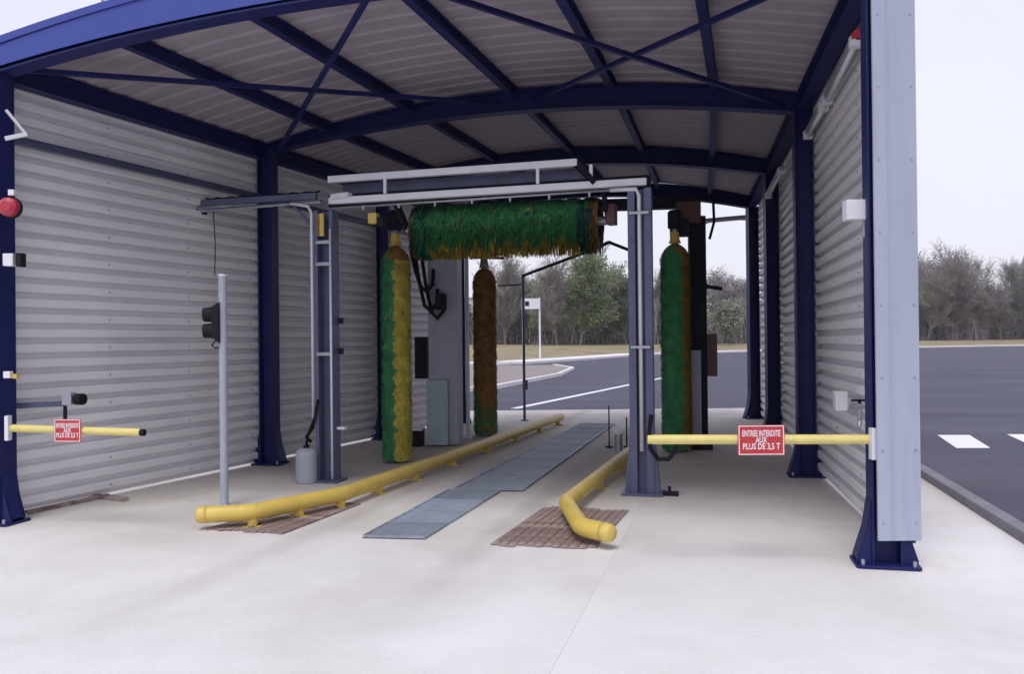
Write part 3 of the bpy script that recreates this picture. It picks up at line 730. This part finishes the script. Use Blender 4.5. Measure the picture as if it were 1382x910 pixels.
b = MB(); b.tube([GP(.05, -.06, 3.135), GP(gl - .1, -.06, 3.155)], .012, 8); b.build('thin_pipe', M['galv'], t, smooth=True)
for i in range(7):
    q = GP(.5 + i * .43, -.06, 3.147); b = MB(); b.tube([q, q + Vector((0, 0, -.035)), q + Vector((0, 0, -.055))], [.016, .014, .006], 8); b.build('nozzle', M['galv'], t)
# cable arm to the left
b = MB(); b.beam(GP(-1.72, 0, 3.3), GP(-.12, 0, 3.3), .06, .07); b.beam(GP(-1.6, -.01, 3.22), GP(-.05, -.01, 3.24), .03, .02); arm = b.build('cable_arm', M['post'], t)
b = MB(); b.tube([GP(-1.66, -.03, 3.2), GP(-.05, -.03, 3.225)], .014, 8); b.build('arm_pipe', M['galv'], arm)
b = MB(); b.tube([GP(-1.78, 0, 3.42), GP(-1.8, 0, 3.3), GP(-1.72, 0, 3.2), GP(-1.6, 0, 3.18)], .022, 8); b.build('end_hook', M['dark'], arm, smooth=True)
b = MB()
for i in range(9):
    x = -1.62 + i * .17; b.tube([GP(x, .02, 3.36), GP(x + .085, .02, 3.345), GP(x + .17, .02, 3.36)], .012, 6)
b.build('cable_festoon', M['black'], arm)
b = MB(); b.beam(GP(-.42, 0, 3.2), GP(-.12, 0, 2.9), .03, .03); b.build('knee_brace', M['post'], lp)
q = GP(-1.48, -.03, 3.2); b = MB(); b.tube([q, Vector((q.x + .02, q.y, 2.8)), Vector((q.x + .01, q.y, 2.42))], .006, 6); b.build('drop_cable', M['black'], arm)
b = MB(); b.beam(GP(.1, -.03, 3.27), GP(.33, -.05, 3.28), .1, .05); b.build('cover_plate', M['white'], t)
gbox(.55, .1, 3.02, .1, .1, .12, 'motor', M['yellow'], t); gbox(.63, .14, 2.98, .09, .12, .1, 'motor_housing', M['dark'], t)

def bristle_brush(p0, p1, Rf, colf, layers, per, seed, droop, w=.07, core=.86):
    rnd = random.Random(seed); p0, p1 = Vector(p0), Vector(p1); ax = (p1 - p0).normalized()
    e1 = ax.cross(Vector((0, 1, 0)) if abs(ax.y) < .8 else Vector((1, 0, 0))).normalized(); e2 = ax.cross(e1)
    L_ = (p1 - p0).length; b = MB()
    def phi_of(dv): return math.atan2(dv.z, -dv.y) if abs(ax.z) < .5 else math.atan2(-dv.y, dv.x)
    # core
    n = 28; m = 46
    for i in range(m):
        ta, tb = i / m, (i + 1) / m
        for j in range(n):
            a, c = 2 * math.pi * j / n, 2 * math.pi * (j + 1) / n
            da = e1 * math.cos(a) + e2 * math.sin(a); dc = e1 * math.cos(c) + e2 * math.sin(c)
            ra_, rb_ = Rf(ta) * core, Rf(tb) * core
            b.face([p0 + ax * (L_ * ta) + da * ra_, p0 + ax * (L_ * ta) + dc * ra_, p0 + ax * (L_ * tb) + dc * rb_, p0 + ax * (L_ * tb) + da * rb_], colf((ta + tb) / 2, phi_of(da), rnd))
    for i in range(layers):
        tt = (i + .5) / layers; off = rnd.random() * 6
        for j in range(per):
            a = 2 * math.pi * (j + rnd.uniform(-.3, .3)) / per + off; dv = e1 * math.cos(a) + e2 * math.sin(a); tv = ax.cross(dv)
            t2 = min(.999, max(0, tt + rnd.uniform(-.5, .5) / layers)); R = Rf(t2) * rnd.uniform(.93, 1.06); c = p0 + ax * (L_ * t2)
            ww = w * rnd.uniform(.7, 1.2) / 2; tl = rnd.uniform(-.25, .25); q = (tv + ax * tl).normalized()
            g = Vector((0, 0, -1)); curl = tv * rnd.uniform(-.012, .012)
            a0 = c + dv * (R * .7); a1 = c + dv * (R * .93) + g * droop * .25 + curl * .4; a2 = c + dv * R + g * droop + curl
            mi = colf(t2, phi_of(dv), rnd); i0 = len(b.v)
            b.v += [tuple(x) for x in (a0 - q * ww, a0 + q * ww, a1 - q * ww, a1 + q * ww, a2 - q * ww * .9, a2 + q * ww * .9)]
            b.f += [(i0, i0 + 1, i0 + 3, i0 + 2), (i0 + 2, i0 + 3, i0 + 5, i0 + 4)]; b.m += [mi, mi]
    return b
M['ochre'] = mat('ochre_bristles', (.22, .14, .03), .85, var=.3, vscale=9, spec=.2)
BM = [M['green'], M['yel'], M['brown'], M['teal'], M['ochre']]
# horizontal roller
h0, h1 = GP(.92, .48, 2.93), GP(gl * .865, .48, 2.92)
def colh(t_, ph, rnd):
    # ph: 0 = toward the camera, -pi/2 = down
    sc = abs(math.sin(t_ * math.pi * 11)); 
    if t_ > .955 or t_ < .02: return 2 if rnd.random() < .6 else 3
    if t_ > .9: return 3 if rnd.random() < .7 else 0
    if t_ < .1: return 3 if rnd.random() < .45 else 0
    if ph < -.62 - .38 * sc and ph > -2.6: return 1 if rnd.random() < .8 else 2
    if rnd.random() < .04: return rnd.choice((1, 3, 4))
    return 0
def Rh(t_): return .30 * (.965 + .06 * abs(math.sin(t_ * math.pi * 11)))
b = MB(); b.tube([h0 - V3(gd, 0) * .12, h1 + V3(gd, 0) * .12], .05, 12); rsh = b.build('roller_shaft', M['galv'], t)
bristle_brush(h0, h1, Rh, colh, 120, 60, 3, .07, w=.03).build('bristles', BM, rsh, kind='stuff')
for x0, e in ((.8, -1), (gl * .865 + .08, 1)):
    b = MB(); b.beam(GP(x0, .1, 3.24), GP(x0, .5, 2.93), .04, .10); b.build('roller_arm', M['dark'], t)
b = MB(); b.box(GP(gl * .90, .45, 2.98), (.10, .22, .22), gang); b.build('roller_motor', M['redbox'], t, bevel=.01)

# ------------------------------------------------------------------ vertical brushes
def side_brush(loc, r, ztop, label, colf, seed, zb_=.07, cap='brown'):
    t = thing('side_brush', label, 'wash brush', (loc[0], loc[1], 0), 'upright side brushes')
    x, y = loc
    def Rf(tt):
        z = tt * (ztop - zb_); top = ztop - zb_ - z
        dome = 1.0 if top > r * 1.1 else math.sqrt(max(.03, 1 - ((r * 1.1 - top) / (r * 1.1)) ** 2))
        return r * dome * (.97 + .04 * abs(math.sin(z / .2 * math.pi)))
    bristle_brush((x, y, zb_), (x, y, ztop), Rf, colf, 110, 62, seed, .05, w=.03).build('bristles', BM, t, kind='stuff')
    b = MB(); b.tube([(x, y, .02), (x, y, ztop + .22)], .035, 10); b.build('shaft', M['galv'], t)
    b = MB(); b.lathe((x, y, ztop), [(.09, 0), (.07, .05), (.06, .16)], 14); b.build('hub_cap', M['yellow'] if cap == 'y' else M['rust'], t, smooth=False)
    b = MB(); b.lathe((x, y, ztop + .2), [(.07, 0), (.1, .02), (.1, .24), (.07, .27)], 14); b.build('motor', M['dark'], t, smooth=False)
    return t
def mk_col(ya, yb, topz, seed, greenlow=None, dark=False, base=1):
    def f(t_, ph, rnd):
        z = t_ * 2.85; zz = .22 * abs(math.sin(z / .2 * math.pi / 1.0))
        if t_ > topz: return 2 if ph > ya - .2 and ph < yb + .6 else (2 if rnd.random() < .3 else 0)
        if greenlow is not None and (z < greenlow and (ph > 2.2 or ph < .4) or z < greenlow * .6 and rnd.random() < .5): return 0
        if ya + zz < ph < yb + zz:
            return base if rnd.random() < .993 else (4 if rnd.random() < .5 else 0)
        return 0 if rnd.random() < .993 else (1 if rnd.random() < .6 else 4)
    return f
# ph = 0 to the right, pi/2 toward the camera
side_brush((-1.54, 10.72), .20, 2.88, 'tall side brush, left half green and right half yellow, nearest the left gantry post', mk_col(-1.3, 1.45, .94, 1), 11, cap='y')
side_brush((2.34, 11.5), .215, 2.97, 'dark green side brush with brown edge, on the right behind the barrier', mk_col(-1.3, 1.15, .955, 1, base=4), 12, cap='y')
side_brush((-.46, 13.64), .2, 2.84, 'brown side brush with green lower tips, in front of the rear opening', mk_col(-1.6, 2.7, .9, 1, greenlow=.75, base=2), 13)

# ------------------------------------------------------------------ rear portal
t = thing('wash_portal', 'tall grey rear wash portal with two machine pillars and top crossbeam', 'car wash machine', (.8, 12.4, 0))
PL = G(596, 603); PR = G(946, 606)
pang = math.atan2(PR.y - PL.y, PR.x - PL.x)
b = MB(); b.box((PL.x + .06, PL.y + .2, 1.75), (.46, .36, 3.45), pang); lp = b.build('pillar', M['box'], t, bevel=.01)
b = MB(); b.box((PL.x - .05, PL.y - .02, .52), (.33, .1, .98), pang); b.build('lower_cabinet', M['greenbox'], lp, bevel=.006)
b = MB(); b.box((PL.x - .32, PL.y + .3, 1.35), (.18, .2, .65), pang); b.build('control_box', M['dark'], lp, bevel=.006)
b = MB(); b.box((PL.x - .4, PL.y + .1, .12), (.22, .2, .24), pang); b.box((PL.x - .4, PL.y + .1, .26), (.24, .22, .03), pang, mi=1); b.build('pump_box', [M['dark'], M['white']], t)
for dx, z0, z1 in ((-.28, 3.0, 2.05), (-.18, 3.0, 1.95), (-.34, 3.05, 2.35)):
    b = MB(); x = PL.x + dx; y_ = PL.y - .08
    b.tube([(x - .1, y_, z0), (x - .03, y_, (z0 + z1) / 2), (x + .05, y_, z1 + .1), (x + .14, y_, z1), (x + .24, y_, z1 + .12), (x + .25, y_, z1 + .35)], .028, 8); b.build('hose', M['black'], lp, smooth=True)
b = MB(); b.box((PL.x + .02, PL.y - .1, 2.2), (.14, .16, .24), pang); b.build('brush_motor', M['dark'], lp, bevel=.01)
b = MB(); b.box((PR.x + .02, PR.y + .2, 1.7), (.24, .3, 3.4), pang); rp2 = b.build('pillar', M['dark'], t, bevel=.01)
b = MB(); b.box((PR.x - .05, PR.y + .02, .72), (.13, .1, 1.42), pang); b.build('front_cover', M['box'], rp2, bevel=.005)
b = MB(); b.box((PR.x + .19, PR.y + .15, 1.36), (.18, .2, .62), pang); b.build('side_box', M['redbox'], rp2, bevel=.008)
b = MB(); b.beam((PR.x + .1, PR.y + .1, 2.37), (PR.x + .36, PR.y + .1, 2.33), .05, .05); b.beam((PR.x + .14, PR.y + .1, 2.35), (PR.x + .05, PR.y + .1, 2.6), .04, .04); b.build('hook', M['black'], rp2)
b = MB(); b.box((PR.x - .13, PR.y + .1, 3.45), (.36, .24, .32), pang); b.build('motor_head', M['redbox'], rp2, bevel=.02)
b = MB(); b.tube([(PR.x + .0, PR.y, 3.6), (PR.x + .1, PR.y, 3.72), (PR.x + .22, PR.y, 3.6), (PR.x + .23, PR.y, 3.3), (PR.x + .16, PR.y, 3.05)], .02, 8); b.build('hose', M['black'], rp2, smooth=True)
b = MB(); b.box((PR.x - .3, PR.y - .1, 3.2), (.26, .2, .24), pang); b.build('brush_arm', M['dark'], rp2)
b = MB(); b.beam((PL.x, PL.y + .2, 3.62), (PR.x, PR.y + .2, 3.62), .2, .16); b.build('crossbeam', M['dark'], t)
b = MB(); b.box((PR.x + .02, PR.y + .16, .05), (.32, .6, .1), pang); b.build('foot', M['dark'], rp2)
# hanger of the rear left brush
q = Vector((-.46, 13.64)); b = MB(); b.beam((PL.x + .1, PL.y + .4, 3.14), (q.x + .25, q.y, 3.08), .05, .06); b.beam((q.x - .25, q.y, 3.02), (q.x + .35, q.y, 3.0), .04, .04); b.build('rear_brush_arm', M['dark'], t)

# ------------------------------------------------------------------ small floor things
q = G(414, 652)
t = thing('canister', 'pale grey round shouldered canister standing left of the left gantry post', 'canister', tuple(q))
b = MB(); b.lathe(q, [(.11, 0), (.122, .015), (.122, .32), (.11, .37), (.07, .395), (.05, .4)], 24); b.build('body', M['can'], t, smooth=False, bevel=0)
b = MB(); b.lathe(q + Vector((0, 0, .4)), [(.035, 0), (.035, .03)], 12); b.build('cap', M['dark'], t)
b = MB(); b.tube([q + Vector((0, 0, .42)), q + Vector((.02, 0, .55)), q + Vector((.1, 0, .75)), q + Vector((.14, 0, .95))], .016, 8); b.build('suction_hose', M['black'], t, smooth=True)
q = G(835, 612)
t = thing('marker_post', 'short grey post with round white cap by the far end of the right guide rail', 'post', tuple(q))
b = MB(); b.tube([q, q + Vector((0, 0, .27))], .055, 12); b.build('post', M['galv'], t)
b = MB(); b.lathe(q + Vector((0, 0, .27)), [(.075, 0), (.075, .02), (.05, .04)], 14); b.build('cap', M['white'], t)
for dx, lab in ((-.06, 'thin dark floor rod just left of the white capped post'), (.2, 'thin dark floor rod just right of the white capped post')):
    c = q + Vector((dx, .6, 0)); b = MB(); b.tube([c, c + Vector((0, 0, .62 if dx < 0 else .45))], .011, 6); b.lathe(c, [(.05, 0), (.05, .02)], 8)
    tag(b.build('floor_rod', M['dark'], None), lab, 'rod', 'thin rods standing in the lane')
# pipe boom at the rear
q = G(708, 568)
t = thing('pipe_boom', 'thin dark upright pipe with a long overhead arm in the rear opening', 'pipe', tuple(q))
zt = P(708, 376, q.y).z; b = MB(); b.tube([q, V3(q, zt)], .028, 8); b.build('upright', M['post'], t)
b = MB(); b.tube([V3(q, zt), V3(q, zt + .06), P(800, 337, 12.6), P(822, 327, 12.3), P(850, 338, 12.0)], .026, 8); b.build('arm', M['dark'], t, smooth=True)
b = MB(); b.tube([V3(q, zt - .12), P(672, 386, q.y + .2)], .014, 6); b.build('stay', M['dark'], t)
b = MB(); b.box(V3(q, .72) + Vector((.02, -.04, 0)), (.1, .08, .2)); b.build('valve_box', M['post'], t)
b = MB(); b.lathe(q, [(.08, 0), (.08, .02)], 12); b.build('flange', M['post'], t)

# ------------------------------------------------------------------ beyond the road: sign, building, trees
q = G(729, 488)
t = thing('road_sign', 'white board on two slim posts across the road behind the hall', 'sign', (q.x - .6, q.y, 0))
q = Vector((q.x, q.y, 0)); dz = (488 - 402) / FPX * q.y
for dx, r in ((0, .07), (-1.3, .05)):
    b = MB(); b.tube([q + Vector((dx, 0, 0)), q + Vector((dx, 0, dz))], r, 8); b.build('post', M['white'], t)
b = MB(); b.box(q + Vector((-.65, -.12, dz - .45)), (1.35, .06, .8)); b.build('board', M['white'], t)
b = MB(); b.box(q + Vector((-.95, -.16, dz - .45)), (.3, .02, .35)); b.build('symbol_panel', M['dark'], t)
# pale building glimpsed behind the trees
t = thing('pale_building', 'pale rendered building glimpsed between the bare trees far behind', 'building', (6, 215, 0))
b = MB(); b.box((8, 218, 6.4), (44, 10, 12.8)); b.build('wall', M['house'], t)
b = MB(); b.box((8, 218, 13.0), (45, 11, .4)); b.build('roof', M['houseroof'], t)
for i in range(12):
    b = MB(); b.box((-11.5 + i * 3.5, 212.95, 10.6), (1.6, .12, 1.7)); b.build('window', M['glass'], t)

def tree_meshes(seed, H_, spread, trunk_r, twigs, leaf, leafn, leafsize, base_clear=.18, upright=.6):
    rnd = random.Random(seed); T = MB(); C = MB(); tips = []
    def seg(mb, a, b_, r0, r1, n=3):
        d = (b_ - a).normalized(); x = d.orthogonal().normalized(); y = d.cross(x); i0 = len(mb.v)
        for p, r in ((a, r0), (b_, r1)):
            for j in range(n):
                t_ = 2 * math.pi * j / n; mb.v.append(tuple(p + (x * math.cos(t_) + y * math.sin(t_)) * r))
        for j in range(n): mb.f.append((i0 + j, i0 + (j + 1) % n, i0 + (j + 1) % n + n, i0 + j + n)); mb.m.append(0)
    def grow(p, d, L_, r, lev):
        n = 4 if lev < 2 else 3
        for i in range(n):
            d2 = (d + Vector((rnd.gauss(0, .14), rnd.gauss(0, .14), rnd.gauss(.05, .1)))).normalized()
            q_ = p + d2 * (L_ / n); r1 = max(.024, r * (1 - .72 * (i + 1) / n)) if lev else r * (1 - .6 * (i + 1) / n)
            r0 = r if i == 0 else rr_; seg(T if lev == 0 else C, p, q_, r0, r1, 6 if lev == 0 else 3); rr_ = r1
            p, d = q_, d2
            if lev < twigs and (lev or (i + 1) / n > base_clear):
                for _ in range((4, 5, 5, 3, 3)[lev]):
                    az = rnd.uniform(0, 6.28); el = rnd.uniform(.35, 1.05) * spread
                    o_ = d.orthogonal().normalized(); o_.rotate(__import__('mathutils').Quaternion(d, az))
                    nd = (d * math.cos(el) + o_ * math.sin(el) + Vector((0, 0, upright * .25))).normalized()
                    grow(p, nd, L_ * rnd.uniform(.42, .64), max(.028, r1 * .55), lev + 1)
            if lev >= twigs - 1: tips.append(p)
    grow(Vector((0, 0, 0)), Vector((0, 0, 1)), H_ * .62, trunk_r, 0)
    for _ in range(leafn):
        p = rnd.choice(tips) + Vector((rnd.gauss(0, .3), rnd.gauss(0, .3), rnd.gauss(0, .3)))
        a = Vector((rnd.gauss(0, 1), rnd.gauss(0, 1), rnd.gauss(0, 1))).normalized() * leafsize * rnd.uniform(.6, 1.3); c = a.orthogonal().normalized() * a.length * .6
        C.face([p - a, p + c, p + a, p - c], 1)
    zs = max(v[2] for v in C.v); k = H_ / zs
    for mb in (T, C): mb.v = [(x * k, y * k, z * k) for x, y, z in mb.v]
    return T, C
def make_tree(kind, *a, leaf='leafd'):
    T, C = tree_meshes(*a)
    t = thing('bare_tree' if kind == 'bare' else kind, '', 'tree', (0, 0, 0))
    T.build('trunk', M['bark'], t); C.build('crown', [M['twig'], M[leaf]], t); return t
protos = [
    make_tree('bare_tree', 21, 17, 1.0, .26, 3, None, 3500, .15, leaf='leafg'),
    make_tree('bare_tree', 22, 19, .8, .28, 3, None, 2500, .15, leaf='leafg'),
    make_tree('budding_tree', 23, 16, 1.05, .24, 3, None, 14000, .24, leaf='leafg'),
    make_tree('bare_tree', 24, 15, 1.2, .2, 3, None, 3500, .16, leaf='leafd'),
    make_tree('blossom_tree', 25, 9, 1.2, .16, 3, None, 6000, .2, leaf='leafp')]
used = set()
def plant(kind, px, depth, label, group, h=None):
    x = (px - 691) / FPX * depth; base = 1.0
    if kind not in used:
        r = protos[kind]; r.location = (x, depth, base * .7); r['label'] = label; r['group'] = group; used.add(kind)
    else: r = copy_tree(protos[kind], (x, depth, base * .7), label, group)
    r.rotation_euler = (0, 0, random.uniform(0, 6.28))
    if h: r.scale = (h, h, h)
    return r
g1 = 'trees beyond the road seen through the hall'; g2 = 'trees beyond the road right of the hall'
ordn = ['first', 'second', 'third', 'fourth', 'fifth', 'sixth', 'seventh', 'eighth', 'ninth', 'tenth', 'eleventh', 'twelfth']
kn = ['twiggy bare brown', 'tall bare grey', 'green budding', 'wide low bare', 'pale blossoming']
lst = [(1, 682, 128, .82), (0, 704, 132, .8), (2, 722, 130, .72), (2, 740, 134, .85), (0, 752, 118, .86), (2, 783, 120, .98), (2, 812, 130, .80), (2, 828, 134, .8), (2, 846, 126, .75)]
for i, (k, px, dep, h) in enumerate(lst):
    plant(k, px, dep, '%s tree, %s right of the brown brush, beyond the road' % (kn[k], ordn[i]), g1, h)
lst = [(1, 888, 150, .75), (4, 948, 118, .85), (3, 968, 140, .95), (4, 985, 122, .8), (0, 1000, 145, .75)]
for i, (k, px, dep, h) in enumerate(lst):
    plant(k, px, dep, '%s tree, %s right of the right gantry post, beyond the road' % (kn[k], ordn[i]), g1, h)
lst = [(3, 1236, 165, .85), (0, 1252, 158, 1.0), (3, 1268, 165, 1.32), (0, 1283, 160, 1.22), (1, 1300, 170, 1.0), (3, 1316, 160, .8), (0, 1333, 172, .72), (3, 1352, 160, .85), (1, 1372, 168, .95), (0, 1392, 160, 1.0)]
for i, (k, px, dep, h) in enumerate(lst):
    plant(k, px, dep, '%s tree, %s right of the grey corner column, beyond the yard' % (kn[k], ordn[i]), g2, h)

# dense understorey and the wood behind: one mass
rnd = random.Random(5); b = MB()
def clump(cx_, cy_, w_, h_, n, sz, mi):
    for _ in range(n):
        a = rnd.uniform(0, 6.28); rr_ = math.sqrt(rnd.random()); z = rnd.random()
        prof = (1 - z ** 2) ** .5
        p = Vector((cx_ + math.cos(a) * rr_ * w_ * prof, cy_ + math.sin(a) * rr_ * w_ * prof * .7, .6 + z * h_))
        v = Vector((rnd.gauss(0, 1), rnd.gauss(0, 1), rnd.gauss(0, .8))).normalized() * sz * rnd.uniform(.5, 1.3); c = v.orthogonal().normalized() * v.length * rnd.uniform(.3, .8)
        b.face([p - v, p + c, p + v, p - c], mi)
    for _ in range(n // 5):
        a = rnd.uniform(0, 6.28); rr_ = rnd.random(); p = Vector((cx_ + math.cos(a) * rr_ * w_, cy_ + math.sin(a) * rr_ * w_ * .7, .5)); top = p + Vector((rnd.gauss(0, .8), rnd.gauss(0, .5), h_ * rnd.uniform(.5, 1.25)))
        s_ = Vector((.05, 0, 0)); b.face([p - s_, p + s_, top + s_ * .3, top - s_ * .3], 1)
for px in range(560, 1030, 7):
    dep = rnd.uniform(128, 150); clump((px - 691) / FPX * dep, dep, rnd.uniform(1.5, 3), rnd.uniform(5, 8), 420, .28, rnd.choice([0, 0, 0, 2, 3]))
for px in range(1190, 1500, 7):
    dep = rnd.uniform(158, 185); clump((px - 691) / FPX * dep, dep, rnd.uniform(2, 3.5), rnd.uniform(4.5, 10), 420, .3, rnd.choice([0, 0, 0, 1]))
for px in range(-260, 560, 16):
    dep = rnd.uniform(128, 150); clump((px - 691) / FPX * dep, dep, rnd.uniform(3, 5), rnd.uniform(5, 9), 160, .5, rnd.choice([0, 0, 2]))
for px in range(1500, 1900, 16):
    dep = rnd.uniform(150, 180); clump((px - 691) / FPX * dep, dep, rnd.uniform(3, 5), rnd.uniform(5, 9), 160, .5, 0)
w_ = b.build('undergrowth', [M['leafd'], M['twig'], M['leafg'], M['bark']], None, kind='stuff'); tag(w_, 'dark tangled undergrowth of the wood beyond the road', 'undergrowth')
# lamp column behind the hall, its top seen at the upper left
t = thing('lamp_column', 'slim grey column whose top rises behind the roof at the upper left', 'lamp post', tuple(V3(P(139, 20, 22), 0)))
q = V3(P(139, 20, 22), 0); b = MB(); b.tube([q, V3(q, 11.5)], [.08, .05], 10); b.build('mast', M['galv'], t)
b = MB(); b.beam(V3(q, 11.5), V3(q, 11.5) + Vector((1.2, 0, .1)), .1, .06); b.build('lamp_arm', M['galv'], t)

# thin air between here and the wood
m = bpy.data.materials.new('thin_haze'); m.use_nodes = True; t_ = m.node_tree; t_.nodes.clear()
pv = t_.nodes.new('ShaderNodeVolumePrincipled'); pv.inputs['Density'].default_value = .0004; pv.inputs['Color'].default_value = (.9, .91, .96, 1); pv.inputs['Anisotropy'].default_value = .2
ou = t_.nodes.new('ShaderNodeOutputMaterial'); t_.links.new(pv.outputs[0], ou.inputs['Volume'])
b = MB(); b.box((50, 150, 13.5), (904, 904, 31)); b.build('haze', m, None, kind='stuff')
